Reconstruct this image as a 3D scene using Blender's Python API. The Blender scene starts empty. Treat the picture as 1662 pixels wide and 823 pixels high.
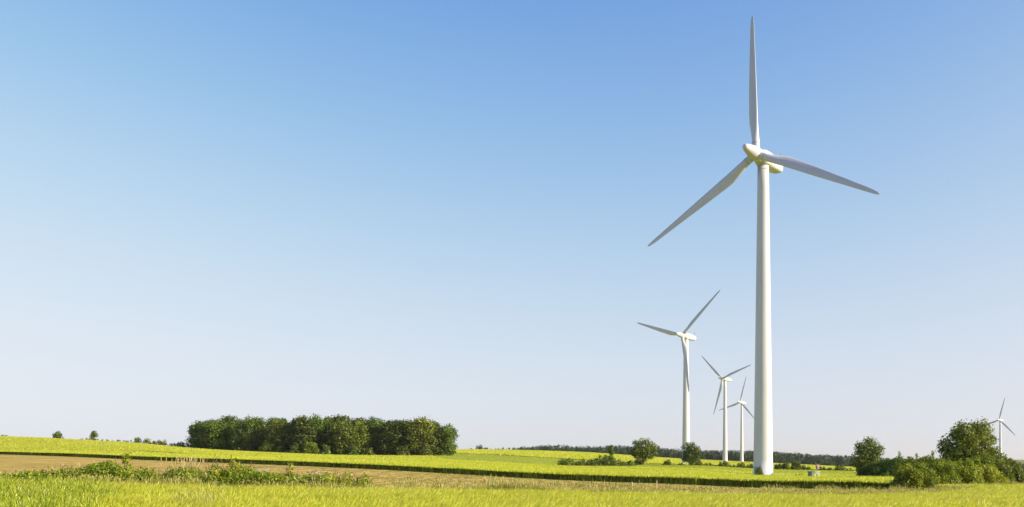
import bpy, math, random
import numpy as np
R = math.radians
C = bpy.context.scene.collection
scene = bpy.context.scene

# ---------------------------------------------------------------- camera
F = 1662.0; CX = 831.0; HY = 743.0          # focal length / centre / eye level in photo pixels
cam_d = bpy.data.cameras.new('camera'); cam = bpy.data.objects.new('camera', cam_d); C.objects.link(cam)
cam.location = (0, 0, 0); cam.rotation_euler = (R(90), 0, 0)
cam_d.sensor_width = 36; cam_d.lens = 36.0; cam_d.shift_y = (HY - 411.5) / 1662
cam_d.clip_start = 0.2; cam_d.clip_end = 30000
scene.camera = cam

# ---------------------------------------------------------------- light
SUN_AZ, SUN_EL = 112.0, 21.0                # azimuth clockwise from +Y (view direction)
w = bpy.data.worlds.new('World'); scene.world = w; w.use_nodes = True
nt = w.node_tree; nt.nodes.clear()
sky = nt.nodes.new('ShaderNodeTexSky'); sky.sky_type = 'NISHITA'; sky.sun_disc = False
sky.sun_elevation = R(SUN_EL); sky.sun_rotation = R(SUN_AZ)
sky.altitude = 0; sky.air_density = .9; sky.dust_density = 2.3; sky.ozone_density = 2.0
bg = nt.nodes.new('ShaderNodeBackground'); bg.inputs[1].default_value = 0.15
ow = nt.nodes.new('ShaderNodeOutputWorld')
stc = nt.nodes.new('ShaderNodeTexCoord'); sva = nt.nodes.new('ShaderNodeVectorMath'); sva.operation = 'ADD'; sva.inputs[1].default_value = (0, 0, .055)
svn = nt.nodes.new('ShaderNodeVectorMath'); svn.operation = 'NORMALIZE'
nt.links.new(stc.outputs['Generated'], sva.inputs[0]); nt.links.new(sva.outputs[0], svn.inputs[0]); nt.links.new(svn.outputs[0], sky.inputs[0])
stn = nt.nodes.new('ShaderNodeMix'); stn.data_type = 'RGBA'; stn.blend_type = 'MULTIPLY'; stn.inputs[0].default_value = 1; stn.inputs[7].default_value = (1.0, 1.0, 1.0, 1)
ssp = nt.nodes.new('ShaderNodeSeparateColor'); scb = nt.nodes.new('ShaderNodeCombineColor'); nt.links.new(sky.outputs[0], ssp.inputs[0])
for ch, (ex, x0, kk) in enumerate([(3.15, 1.351, 3.2), (2.90, 1.635, 3.32), (1.95, 1.434, 3.65)]):   # film response of the sky: deeper blue overhead, soft white shoulder low down
    pw_, ad_, dv_, ml_ = [nt.nodes.new('ShaderNodeMath') for _ in range(4)]
    pw_.operation = 'POWER'; pw_.inputs[1].default_value = ex; nt.links.new(ssp.outputs[ch], pw_.inputs[0])
    ad_.operation = 'ADD'; ad_.inputs[1].default_value = x0**ex; nt.links.new(pw_.outputs[0], ad_.inputs[0])
    dv_.operation = 'DIVIDE'; nt.links.new(pw_.outputs[0], dv_.inputs[0]); nt.links.new(ad_.outputs[0], dv_.inputs[1])
    ml_.operation = 'MULTIPLY'; ml_.inputs[1].default_value = kk; nt.links.new(dv_.outputs[0], ml_.inputs[0]); nt.links.new(ml_.outputs[0], scb.inputs[ch])
nt.links.new(scb.outputs[0], stn.inputs[6]); nt.links.new(stn.outputs[2], bg.inputs[0]); nt.links.new(bg.outputs[0], ow.inputs[0])
sd = bpy.data.lights.new('sun', 'SUN'); sd.energy = 4.6; sd.angle = R(0.55); sd.color = (1.0, 0.86, 0.66)
sun = bpy.data.objects.new('sun', sd); C.objects.link(sun)
sun.rotation_euler = (R(90 - SUN_EL), 0, R(180 - SUN_AZ)); sun.location = (300, -120, 200)
scene.view_settings.view_transform = 'Standard'; scene.view_settings.look = 'None'
scene.view_settings.exposure = 0.86; scene.view_settings.gamma = 1.0
scene.cycles.max_bounces = 6; scene.cycles.transparent_max_bounces = 4

# ---------------------------------------------------------------- helpers
def tag(o, label=None, cat=None, group=None, kind=None):
    if label: o['label'] = label
    if cat: o['category'] = cat
    if group: o['group'] = group
    if kind: o['kind'] = kind
    return o

def mesh_np(name, V, faces, mat, tint=None, smooth=False):
    """faces: list of (n,k) int arrays; tint: per-face floats"""
    me = bpy.data.meshes.new(name)
    V = np.asarray(V, np.float32)
    me.vertices.add(len(V)); me.vertices.foreach_set('co', V.ravel())
    li = []; ls = []; off = 0
    for f in faces:
        f = np.asarray(f, np.int32)
        if not len(f): continue
        k = f.shape[1]; li.append(f.ravel()); ls.append(off + np.arange(len(f)) * k); off += f.size
    li = np.concatenate(li).astype(np.int32); ls = np.concatenate(ls).astype(np.int32)
    me.loops.add(len(li)); me.loops.foreach_set('vertex_index', li)
    me.polygons.add(len(ls)); me.polygons.foreach_set('loop_start', ls)
    if smooth: me.polygons.foreach_set('use_smooth', np.ones(len(ls), bool))
    me.update(calc_edges=True)
    if tint is not None:
        a = me.attributes.new('tint', 'FLOAT', 'FACE'); a.data.foreach_set('value', np.asarray(tint, np.float32))
    me.materials.append(mat)
    return me

def link(name, me, parent=None, loc=(0, 0, 0)):
    o = bpy.data.objects.new(name, me); C.objects.link(o); o.location = loc
    if parent: o.parent = parent
    return o

def empty(name, loc, rz=0, sc=None):
    o = bpy.data.objects.new(name, None); C.objects.link(o); o.location = loc; o.rotation_euler = (0, 0, rz)
    if sc: o.scale = sc
    o.empty_display_size = 0.3
    return o

def tube(path, radii, n=8, caps=True):
    path = np.asarray(path, float); radii = np.asarray(radii, float)
    T = np.gradient(path, axis=0); T /= np.linalg.norm(T, axis=1)[:, None] + 1e-9
    ref = np.where(np.abs(T[:, 2:3]) > .9, [[1., 0, 0]], [[0, 0, 1.]])
    A = np.cross(T, ref); A /= np.linalg.norm(A, axis=1)[:, None] + 1e-9
    B = np.cross(T, A)
    a = np.linspace(0, 2 * np.pi, n, endpoint=False)
    V = path[:, None] + radii[:, None, None] * (np.cos(a)[None, :, None] * A[:, None] + np.sin(a)[None, :, None] * B[:, None])
    m = len(path); V = V.reshape(-1, 3)
    i = np.arange(m - 1)[:, None] * n; j = np.arange(n)[None]; k = (j + 1) % n
    Q = np.stack([i + j, i + k, i + n + k, i + n + j], -1).reshape(-1, 4)
    return V, Q

class Geo:
    def __init__(s): s.V = []; s.F = {}; s.T = {}; s.n = 0
    def add(s, V, Fc, tint=None):
        V = np.asarray(V, float); Fc = np.asarray(Fc)
        k = Fc.shape[1]
        s.F.setdefault(k, []).append(Fc + s.n); s.V.append(V); s.n += len(V)
        s.T.setdefault(k, []).append(np.full(len(Fc), .5) if tint is None else np.broadcast_to(tint, (len(Fc),)))
        return s
    def mesh(s, name, mat, smooth=False):
        ks = sorted(s.F)
        return mesh_np(name, np.concatenate(s.V), [np.concatenate(s.F[k]) for k in ks], mat,
                       np.concatenate([np.concatenate(s.T[k]) for k in ks]), smooth)

def unit(a): return a / (np.linalg.norm(a, axis=-1, keepdims=True) + 1e-9)

# ---------------------------------------------------------------- materials
def new_mat(name):
    m = bpy.data.materials.new(name); m.use_nodes = True; m.node_tree.nodes.clear(); return m, m.node_tree.nodes, m.node_tree.links

def ramp(N, cols):
    r = N.new('ShaderNodeValToRGB'); e = r.color_ramp.elements
    while len(e) < len(cols): e.new(0.5)
    for el, (p, c) in zip(e, cols): el.position = p; el.color = (*c, 1)
    return r

def leaf_mat(name, cols, trans=.35, objvar=.12, gloss=.025, tcol=None):
    m, N, L = new_mat(name)
    at = N.new('ShaderNodeAttribute'); at.attribute_name = 'tint'
    r = ramp(N, cols); L.new(at.outputs['Fac'], r.inputs[0])
    oi = N.new('ShaderNodeObjectInfo'); hs = N.new('ShaderNodeHueSaturation')
    mr = N.new('ShaderNodeMapRange'); mr.inputs[3].default_value = 1 - objvar * 1.6; mr.inputs[4].default_value = 1 + objvar * 1.6
    L.new(oi.outputs['Random'], mr.inputs[0]); L.new(mr.outputs[0], hs.inputs['Value'])
    mh = N.new('ShaderNodeMath'); mh.operation = 'MULTIPLY_ADD'; mh.inputs[1].default_value = 7.31; mh.inputs[2].default_value = 0
    fr = N.new('ShaderNodeMath'); fr.operation = 'FRACT'; L.new(oi.outputs['Random'], mh.inputs[0]); L.new(mh.outputs[0], fr.inputs[0])
    m2 = N.new('ShaderNodeMapRange'); m2.inputs[3].default_value = .5 - objvar * .16; m2.inputs[4].default_value = .5 + objvar * .16
    L.new(fr.outputs[0], m2.inputs[0]); L.new(m2.outputs[0], hs.inputs['Hue'])
    L.new(r.outputs[0], hs.inputs['Color'])
    d = N.new('ShaderNodeBsdfDiffuse'); t = N.new('ShaderNodeBsdfTranslucent'); g = N.new('ShaderNodeBsdfGlossy'); g.inputs['Roughness'].default_value = .5
    g.inputs['Color'].default_value = (.9, .95, .85, 1)
    L.new(hs.outputs[0], d.inputs[0])
    tm = N.new('ShaderNodeMix'); tm.data_type = 'RGBA'; tm.blend_type = 'MULTIPLY'; tm.inputs[0].default_value = 1
    L.new(hs.outputs[0], tm.inputs[6]); tm.inputs[7].default_value = (*(tcol or (1.25, 1.2, .5)), 1)
    L.new(tm.outputs[2], t.inputs[0])
    a = N.new('ShaderNodeMixShader'); a.inputs[0].default_value = trans; L.new(d.outputs[0], a.inputs[1]); L.new(t.outputs[0], a.inputs[2])
    b = N.new('ShaderNodeMixShader'); b.inputs[0].default_value = gloss; L.new(a.outputs[0], b.inputs[1]); L.new(g.outputs[0], b.inputs[2])
    o = N.new('ShaderNodeOutputMaterial'); L.new(b.outputs[0], o.inputs[0])
    return m

def noise_mat(name, cols, scale=(1, 1, 1), rot=0, rough=.9, bump=0, bscale=4, detail=8, spec=.2, second=None):
    """object-space noise through a colour ramp; 'second' = (cols, scale) large patches mixed in"""
    m, N, L = new_mat(name)
    tc = N.new('ShaderNodeTexCoord'); mp = N.new('ShaderNodeMapping'); mp.inputs['Rotation'].default_value = (0, 0, rot); mp.inputs['Scale'].default_value = scale
    L.new(tc.outputs['Object'], mp.inputs[0])
    n = N.new('ShaderNodeTexNoise'); n.inputs['Scale'].default_value = 1; n.inputs['Detail'].default_value = detail; n.inputs['Roughness'].default_value = .65
    L.new(mp.outputs[0], n.inputs[0]); r = ramp(N, cols); L.new(n.outputs[0], r.inputs[0]); col = r.outputs[0]
    if second:
        n2 = N.new('ShaderNodeTexNoise'); n2.inputs['Scale'].default_value = second[1]; n2.inputs['Detail'].default_value = 4
        L.new(tc.outputs['Object'], n2.inputs[0])
        r2 = ramp(N, second[0]); L.new(n2.outputs[0], r2.inputs[0])
        mx = N.new('ShaderNodeMix'); mx.data_type = 'RGBA'; mx.blend_type = 'MULTIPLY'; mx.inputs[0].default_value = 1
        L.new(col, mx.inputs[6]); L.new(r2.outputs[0], mx.inputs[7]); col = mx.outputs[2]
    p = N.new('ShaderNodeBsdfPrincipled'); p.inputs['Roughness'].default_value = rough; p.inputs['Specular IOR Level'].default_value = spec
    L.new(col, p.inputs['Base Color'])
    if bump:
        nb = N.new('ShaderNodeTexNoise'); nb.inputs['Scale'].default_value = bscale; nb.inputs['Detail'].default_value = 6; L.new(tc.outputs['Object'], nb.inputs[0])
        bp = N.new('ShaderNodeBump'); bp.inputs['Strength'].default_value = bump; bp.inputs['Distance'].default_value = .1
        L.new(nb.outputs[0], bp.inputs['Height']); L.new(bp.outputs[0], p.inputs['Normal'])
    o = N.new('ShaderNodeOutputMaterial'); L.new(p.outputs[0], o.inputs[0])
    return m

M = {}
M['paint'] = noise_mat('turbine_white_paint', [(.3, (.50, .505, .51)), (.7, (.575, .58, .585))], scale=(.35, .35, .07), rough=.38, spec=.4)
M['blade'] = noise_mat('blade_grey_white', [(.3, (.50, .51, .52)), (.7, (.57, .58, .59))], scale=(.6, .6, .2), rough=.35, spec=.4)
M['seam'] = noise_mat('joint_grey', [(.3, (.22, .22, .22)), (.7, (.3, .3, .3))], rough=.6)
M['bark'] = noise_mat('bark', [(.3, (.07, .055, .04)), (.7, (.17, .135, .10))], scale=(4, 4, 1), rough=.95, bump=.5)
M['stem'] = noise_mat('bramble_stem', [(.3, (.10, .07, .04)), (.7, (.24, .18, .10))], scale=(9, 9, 9), rough=.9)
M['wood_leaf'] = leaf_mat('wood_leaf', [(0, (.042, .070, .009)), (.5, (.10, .145, .015)), (1, (.25, .28, .028))], trans=.32, objvar=.15)
M['tree_leaf'] = leaf_mat('tree_leaf', [(0, (.05, .076, .008)), (.5, (.105, .142, .013)), (1, (.20, .23, .024))], trans=.35, objvar=.06)
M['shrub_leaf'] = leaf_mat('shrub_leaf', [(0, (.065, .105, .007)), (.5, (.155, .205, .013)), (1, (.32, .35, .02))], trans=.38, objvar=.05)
M['far_leaf'] = leaf_mat('far_wood_leaf', [(0, (.018, .042, .013)), (.5, (.034, .068, .017)), (1, (.10, .13, .028))], trans=.25)
M['bramble_leaf'] = leaf_mat('bramble_leaf', [(0, (.08, .13, .010)), (.55, (.25, .31, .020)), (.9, (.44, .46, .035)), (1, (.45, .32, .08))], trans=.4, objvar=.1)
M['barley'] = leaf_mat('barley', [(0, (.06, .10, .005)), (.3, (.21, .29, .009)), (.6, (.52, .56, .028)), (1, (.70, .68, .11))], trans=.42, objvar=0, gloss=.04, tcol=(1.15, 1.1, .55))
M['grass'] = leaf_mat('wild_grass_mat', [(0, (.07, .11, .02)), (.4, (.19, .23, .03)), (.75, (.40, .38, .085)), (1, (.58, .48, .20))], trans=.35, objvar=0, gloss=.04)
M['straw'] = leaf_mat('dry_straw', [(0, (.38, .28, .11)), (1, (.64, .53, .26))], trans=.2, objvar=.05)
M['petal'] = leaf_mat('white_petal', [(0, (.50, .52, .36)), (1, (.62, .62, .48))], trans=.2, objvar=0)
M['soil'] = noise_mat('ploughed_soil', [(.36, (.27, .195, .055)), (.5, (.50, .35, .095)), (.64, (.66, .48, .13))], scale=(1.1, .10, 1), rot=R(-45), rough=1, bump=.6, bscale=2.2, spec=.05,
                      second=([(.3, (.72, .76, .60)), (.65, (1, 1, 1))], .045))
M['ground'] = noise_mat('meadow_ground', [(.3, (.10, .14, .03)), (.6, (.20, .23, .05)), (.8, (.30, .30, .08))], scale=(.2, .2, .2), rough=1, spec=.05)
M['crop'] = noise_mat('crop_canopy', [(.25, (.28, .30, .022)), (.5, (.37, .37, .035)), (.8, (.45, .42, .055))], scale=(.5, .12, .5), rot=R(-45), rough=1, spec=.05, bump=1.0, bscale=1.3,
                      second=([(.3, (.82, .88, .8)), (.6, (1, 1, 1))], .018))
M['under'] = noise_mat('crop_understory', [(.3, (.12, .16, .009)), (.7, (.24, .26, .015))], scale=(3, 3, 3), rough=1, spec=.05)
M['green'] = noise_mat('green_crop', [(.3, (.26, .32, .03)), (.7, (.38, .40, .045))], scale=(.3, .1, .3), rough=1, spec=.05, bump=.8, bscale=1.5)

# ---------------------------------------------------------------- terrain
def pchip(x, y, q):
    x = np.asarray(x, float); y = np.asarray(y, float); h = np.diff(x); d = np.diff(y) / h
    m = np.zeros(len(x))
    for i in range(1, len(x) - 1):
        if d[i-1] * d[i] > 0:
            w1 = 2*h[i] + h[i-1]; w2 = h[i] + 2*h[i-1]; m[i] = (w1 + w2) / (w1/d[i-1] + w2/d[i])
    m[0] = d[0]; m[-1] = d[-1]
    q = np.clip(q, x[0], x[-1]); i = np.clip(np.searchsorted(x, q) - 1, 0, len(x) - 2)
    t = (q - x[i]) / h[i]; t2 = t*t; t3 = t2*t
    return (2*t3-3*t2+1)*y[i] + (t3-2*t2+t)*h[i]*m[i] + (-2*t3+3*t2)*y[i+1] + (t3-t2)*h[i]*m[i+1]

END = [(1700, -14), (3000, -14), (9000, -16)]
COL = {  # bearing (photo column) -> (distance, ground height) profile
    -500: [(8, -1.9), (23, -1.75), (36, -1.4), (120, .2), (300, 3.6), (380, 7.5), (470, 10.5), (620, 10), (900, 5), (1300, -6)],
    0:    [(8, -1.95), (23, -1.8), (36, -1.65), (100, -.95), (170, 0), (246, .76), (300, 2.6), (380, 6.2), (450, 8.6), (600, 8.6), (850, 5), (1300, -6)],
    210:  [(8, -1.95), (23, -1.88), (38, -1.79), (100, -1.2), (196, -.35), (260, 1.0), (340, 3.4), (430, 5.6), (600, 5.6), (850, 3), (1300, -6)],
    310:  [(8, -1.95), (23, -1.9), (39, -1.85), (100, -1.5), (180, -.75), (260, .2), (350, 2.0), (440, 3.5), (600, 4), (850, 3), (1300, -6)],
    420:  [(8, -1.95), (23, -1.92), (40, -1.93), (100, -1.6), (163, -1.08), (250, -.3), (415, 1.65), (600, 2), (850, 2), (1300, -6)],
    569:  [(8, -1.95), (23, -1.95), (41, -2.02), (90, -1.9), (146, -1.54), (250, -1.0), (400, .35), (600, 1.6), (850, 2), (1300, -6)],
    759:  [(8, -1.95), (23, -2.0), (42, -2.13), (90, -2.3), (128.6, -2.17), (200, -2.0), (300, -1.55), (450, 1.2), (700, 4.75), (900, 4), (1300, -3)],
    930:  [(8, -1.95), (23, -2.05), (43, -2.22), (80, -2.55), (116, -2.63), (190, -2.95), (270, -2.9), (330, -1.5), (500, 1.4), (750, 3.45), (950, 3), (1300, 1)],
    1120: [(8, -1.95), (23, -2.1), (46, -2.4), (75, -2.75), (105, -2.8), (180, -3.25), (250, -3.3), (300, -2.75), (420, -3.2), (500, -3.5), (700, -2.6), (850, -1.9), (1000, -2.5), (1300, -4)],
    1250: [(8, -1.95), (23, -2.15), (50, -2.56), (98, -2.95), (150, -3.6), (206, -4.3), (240, -4.32), (300, -3.9), (450, -4.8), (600, -5.9), (800, -5.1), (1000, -5.8), (1150, -7), (1300, -9)],
    1400: [(8, -1.95), (23, -2.18), (62, -3.0), (92, -2.9), (150, -3.55), (206, -4.3), (240, -4.7), (300, -4.5), (600, -6.9), (1280, -12.3)],
    1540: [(8, -1.95), (23, -2.2), (75, -3.24), (90, -3.2), (150, -3.6), (240, -5), (600, -9), (1150, -17), (1300, -19)],
    1662: [(8, -1.95), (23, -2.2), (105, -3.5), (150, -4.2), (240, -6), (600, -12), (1150, -20), (1300, -22)],
    2200: [(8, -1.95), (23, -2.2), (105, -3.6), (150, -4.5), (600, -13), (1300, -22)]}
tk = np.array([(u - CX) / F for u in sorted(COL)])
YG = np.concatenate([[-400., 0.], np.geomspace(8, 9000, 420)]); TG = np.linspace(tk[0], tk[-1], 420)
_P = []
for u in sorted(COL):
    p = COL[u] + [e for e in END if e[0] > COL[u][-1][0] + 300]
    _P.append(pchip([a for a, b in p], [b for a, b in p], YG))
_P = np.array(_P)
ZG = np.array([pchip(tk, _P[:, j], TG) for j in range(len(YG))])   # [Y, t]
for _ in range(14):                                                 # soften the bearing joints
    ZG[:, 1:-1] = .5 * ZG[:, 1:-1] + .25 * (ZG[:, :-2] + ZG[:, 2:])

def zg(X, Y):
    X = np.asarray(X, float); Y = np.asarray(Y, float)
    t = np.clip(X / np.maximum(Y, 8), TG[0], TG[-1] - 1e-9)
    j = np.clip(np.searchsorted(YG, Y) - 1, 0, len(YG) - 2); a = np.clip((Y - YG[j]) / (YG[j+1] - YG[j]), 0, 1)
    x = (t - TG[0]) / (TG[1] - TG[0]); i = np.clip(x.astype(int), 0, len(TG) - 2); b = x - i
    return (ZG[j, i]*(1-b) + ZG[j, i+1]*b)*(1-a) + (ZG[j+1, i]*(1-b) + ZG[j+1, i+1]*b)*a

def U(u): return (np.asarray(u, float) - CX) / F
def at(u, d):
    """point on the ground at bearing column u, distance d"""
    x = float(U(u)) * d; return np.array([x, d, float(zg(x, d))])

_DM = [(-600, 33), (0, 36), (210, 38), (420, 40), (600, 41), (759, 42), (930, 43), (1120, 46), (1250, 50), (1400, 62), (1540, 76), (1662, 105), (2300, 190)]
def d_margin(t): return pchip([U(a) for a, b in _DM], [b for a, b in _DM], t)
def d_wall(t): return 123.0 / np.maximum(1 + np.asarray(t, float), .3)
_DB = [(-600, 900), (500, 900), (640, 620), (720, 330), (759, 300), (930, 268), (1120, 250), (1250, 240), (1400, 240), (1700, 240)]
def d_bound(t): return np.interp(t, [U(a) for a, b in _DB], [b for a, b in _DB])
_DS = [(-600, 905), (500, 905), (640, 640), (720, 470), (759, 445), (930, 345), (1120, 302), (1250, 300), (1400, 300), (1700, 300)]
def d_strip(t): return np.interp(t, [U(a) for a, b in _DS], [b for a, b in _DS])

def wob(X, Y, s=1.0, seed=0):
    """cheap smooth noise -1..1"""
    r = np.random.default_rng(seed); o = 0
    for k in range(6):
        a = r.uniform(0, 6.28); f = (.6 + .35*k) / s; ph = r.uniform(0, 6.28)
        o = o + np.sin((np.cos(a)*X + np.sin(a)*Y)*f + ph + 1.3*np.sin((np.sin(a)*X - np.cos(a)*Y)*f*.7 + ph*2))
    return o / 4.0

def grid_sheet(name, t0, t1, nt_, dn, df, lift, mat, ny, kind='structure', power=1.0, rough=0):
    t = np.linspace(t0, t1, nt_); s = np.linspace(0, 1, ny) ** power
    D0 = dn(t); D1 = np.maximum(df(t), D0 + .05)
    Y = D0[None] + (D1 - D0)[None] * s[:, None]; X = t[None] * Y
    Z = zg(X, Y) + lift
    if rough: Z = Z + np.random.default_rng(5).normal(0, rough, Z.shape)
    V = np.stack([X, Y, Z], -1).reshape(-1, 3)
    i = np.arange(ny-1)[:, None]*nt_; j = np.arange(nt_-1)[None]
    Q = np.stack([i+j, i+j+1, i+nt_+j+1, i+nt_+j], -1).reshape(-1, 4)
    o = link(name, mesh_np(name, V, [Q], mat, smooth=True)); o['kind'] = kind
    return o

# the whole ground as one sheet
yy = np.concatenate([[-300., -120., -40., 0., 4.], np.geomspace(8, 8900, 230)])
xx = np.linspace(-1.15, 1.15, 261)
YY = np.repeat(yy[:, None], 261, 1); XX = xx[None] * (np.abs(YY) * .75 + 60)
V = np.stack([XX, YY, zg(XX, YY)], -1).reshape(-1, 3)
i = np.arange(len(yy)-1)[:, None]*261; j = np.arange(260)[None]
link('ground', mesh_np('ground', V, [np.stack([i+j, i+j+1, i+261+j+1, i+261+j], -1).reshape(-1, 4)], M['ground'], smooth=True))['kind'] = 'structure'

TL, TR = -.62, .60
grid_sheet('ploughed_field', TL, .45, 160, lambda t: d_margin(t) + .3, lambda t: d_wall(t) + .4, .05, M['soil'], 120)
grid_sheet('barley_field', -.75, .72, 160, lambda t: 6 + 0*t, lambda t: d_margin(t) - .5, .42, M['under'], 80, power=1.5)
grid_sheet('crop_field', TL, .47, 260, d_wall, d_bound, .70, M['crop'], 200, power=2)
grid_sheet('green_crop_strip', TL, .47, 200, lambda t: d_bound(t) + .5, d_strip, .6, M['green'], 40)
grid_sheet('far_crop_field', -.12, .5, 200, lambda t: d_strip(t) + 1, lambda t: np.interp(t, [U(700), U(930), U(1120), U(1250), U(1400), U(1700)], [900, 950, 1180, 1230, 1240, 1240]), .75, M['crop'], 160, power=1.4)

# ---------------------------------------------------------------- crops and grasses (uncountable)
def blades(P, Hh, lean, width, rng, tint, face=None, bend=.35):
    """curved blade = 3 tris-ish: quad + tri. P (n,3) base; lean (n,2) tip offset"""
    n = len(P)
    a = rng.uniform(0, np.pi, n) if face is None else face
    s = np.stack([np.cos(a), np.sin(a), np.zeros(n)], 1) * (np.asarray(width) / 2 * np.ones(n))[:, None]
    up = np.zeros((n, 3)); up[:, 2] = Hh; L3 = np.concatenate([lean, np.zeros((n, 1))], 1)
    mid = P + up*.6 + L3*bend; tip = P + up + L3
    V = np.stack([P - s, P + s, mid + s*.9, mid - s*.9, tip], 1).reshape(-1, 3)
    b = np.arange(n)[:, None]*5
    return V, b + np.array([[0, 1, 2, 3]]), b + np.array([[3, 2, 4]])

def crop_stuff(name, label, cat, X, Y, lift, Hh, lean, width, rng, mat, tint):
    P = np.stack([X, Y, zg(X, Y) + lift], 1)
    V, q, t = blades(P, Hh, lean, width, rng, tint)
    me = mesh_np(name, V, [q, t], mat, np.concatenate([tint, tint]))
    o = link(name, me); tag(o, label, cat, kind='stuff'); return o

def scatter(t0, t1, dn, df, n, rng, pw=1.0):
    """n points spread over a region, uniform in t and in distance^pw"""
    t = rng.uniform(t0, t1, n); a = dn(t); b = df(t); s = rng.uniform(0, 1, n)
    Y = (a**pw + (b**pw - a**pw)*s)**(1/pw) if pw else a*(b/a)**s
    return t*Y, Y

rng = np.random.default_rng(11)
def barley(n, t0, t1, dn, df, pw, wmul, hs=1.0):
    X, Y = scatter(t0, t1, dn, df, n, rng, pw)
    wv = wob(X, Y, 1.6, 3); wv2 = wob(X, Y*.6, .5, 4); wv3 = wob(X, Y*.7, .2, 14)
    H = .73 + .07*wv + .07*wv2 + .045*wv3 + rng.normal(0, .05, n); H *= hs
    lx = .13 + .10*wv2 + .07*wv + rng.normal(0, .08, n); ly = rng.normal(0, .1, n) - .04
    P = np.stack([X, Y, zg(X, Y) + .25], 1)
    G = Geo()
    hv = np.clip(rng.normal(0, .07, n) + .08*wv + .10*wv2 + .09*wv3, -.35, .3)
    # stem
    lean = np.stack([lx*.45, ly*.45], 1)
    V, q, t = blades(P, (H - .25)*.9, lean, .016*wmul, rng, None)
    G.add(V, q, np.clip(.38 + hv, 0, 1)); G.F.setdefault(3, []); G.T.setdefault(3, [])
    G.F[3].append(t + G.n - len(V)); G.T[3].append(np.clip(.4 + hv, 0, 1))
    # two leaves
    for k in range(2):
        a = rng.uniform(0, 6.28, n); b = P + np.array([0, 0, 1])*((H - .25)*rng.uniform(.35, .75, n))[:, None] + np.concatenate([lean, np.zeros((n, 1))], 1)*.3
        ll = rng.uniform(.12, .26, n); ln = np.stack([np.cos(a)*ll*.7 + lx*.5, np.sin(a)*ll*.7], 1)
        V, q, t = blades(b, ll*rng.uniform(.1, .8, n), ln, .022*wmul, rng, None, bend=.6)
        tn = np.clip(.30 + hv + rng.normal(0, .06, n), 0, 1)
        G.add(V, q, tn); G.F[3].append(t + G.n - len(V)); G.T[3].append(tn)
    # bearded ear: drooping slender wedge with an awn fan
    base = P + np.stack([lean[:, 0], lean[:, 1], (H - .25)*.88], 1)
    el = rng.uniform(.16, .26, n); ln = np.stack([lx*.75 + rng.normal(0, .03, n), ly*.7], 1)
    V, q, t = blades(base, el*rng.uniform(.45, 1.0, n), ln, .034*wmul, rng, None, bend=.5)
    tn = np.clip(.76 + hv*1.3, 0, 1)
    G.add(V, q, tn); G.F[3].append(t + G.n - len(V)); G.T[3].append(tn)
    return G
dm_in = lambda t: d_margin(t) - .3
for n_, t0, t1, dn, df, pw, wm in [(400000, -.66, .34, lambda t: 15 + 0*t, dm_in, 1.2, .46), (230000, .30, .62, lambda t: 15 + 0*t, dm_in, .9, .68)]:
    o = link('barley_stalks', barley(n_, t0, t1, dn, df, pw, wm).mesh('barley_stalks', M['barley']))
    tag(o, 'pale yellow-green bearded barley filling the foreground field' if t1 < .5 else 'golden lit barley of the foreground field below the right-hand hedge', 'barley', kind='stuff')

# crop face (the dark edge towards the ploughed field) and canopy tufts behind it
n = 52000; t = rng.uniform(TL, .46, n); dep = rng.exponential(.35, n); dep = dep + .35*wob(t*400, t*90, 2.2, 17) + .2*wob(t*400, t*90, .6, 18) + .25; Yw = d_wall(t) + dep*.7; Xw = t*d_wall(t) + dep*.7
hh = .82 + .05*wob(Xw, Yw, 1.2, 7) + rng.normal(0, .05, n)
crop_stuff('crop_edge_stalks', 'dark green upright stalks along the edge of the middle crop field', 'crop', Xw, Yw, 0, hh,
           rng.normal(0, .09, (n, 2)) + [.06, 0], rng.uniform(.04, .10, n), rng, M['barley'], np.clip(rng.normal(.33, .14, n) + .2*(hh > .88), 0, 1))
def canopy(name, label, n, t0, t1, dn, df, pw, h, wd, lift, mat='barley', tm=.66):
    X, Y = scatter(t0, t1, dn, df, n, rng, pw)
    wv = wob(X, Y*.5, 9, 8)
    return crop_stuff(name, label, 'crop', X, Y, lift, h*rng.uniform(.6, 1.2, n), rng.normal(0, .08, (n, 2)) + [.12, 0], wd*rng.uniform(.6, 1.4, n)*np.maximum(1, Y/230), rng, M[mat],
                      np.clip(rng.normal(tm, .06, n) + .06*wv, 0, 1))
canopy('crop_tops', 'yellow-green ears of the wide crop field behind the dark crop edge', 330000, TL, .46, d_wall, d_bound, 0, .34, .085, .58)
canopy('far_crop_tops', 'yellow ears of the far crop field under the distant wood', 90000, -.10, .42, d_strip, lambda t: np.interp(t, [U(700), U(930), U(1120), U(1400)], [720, 780, 1150, 1230]), 0, .4, .25, .6)
canopy('green_crop_tops', 'short mid-green crop strip between the yellow fields', 24000, -.10, .42, d_bound, d_strip, 0, .2, .12, .52, tm=.5)

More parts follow.
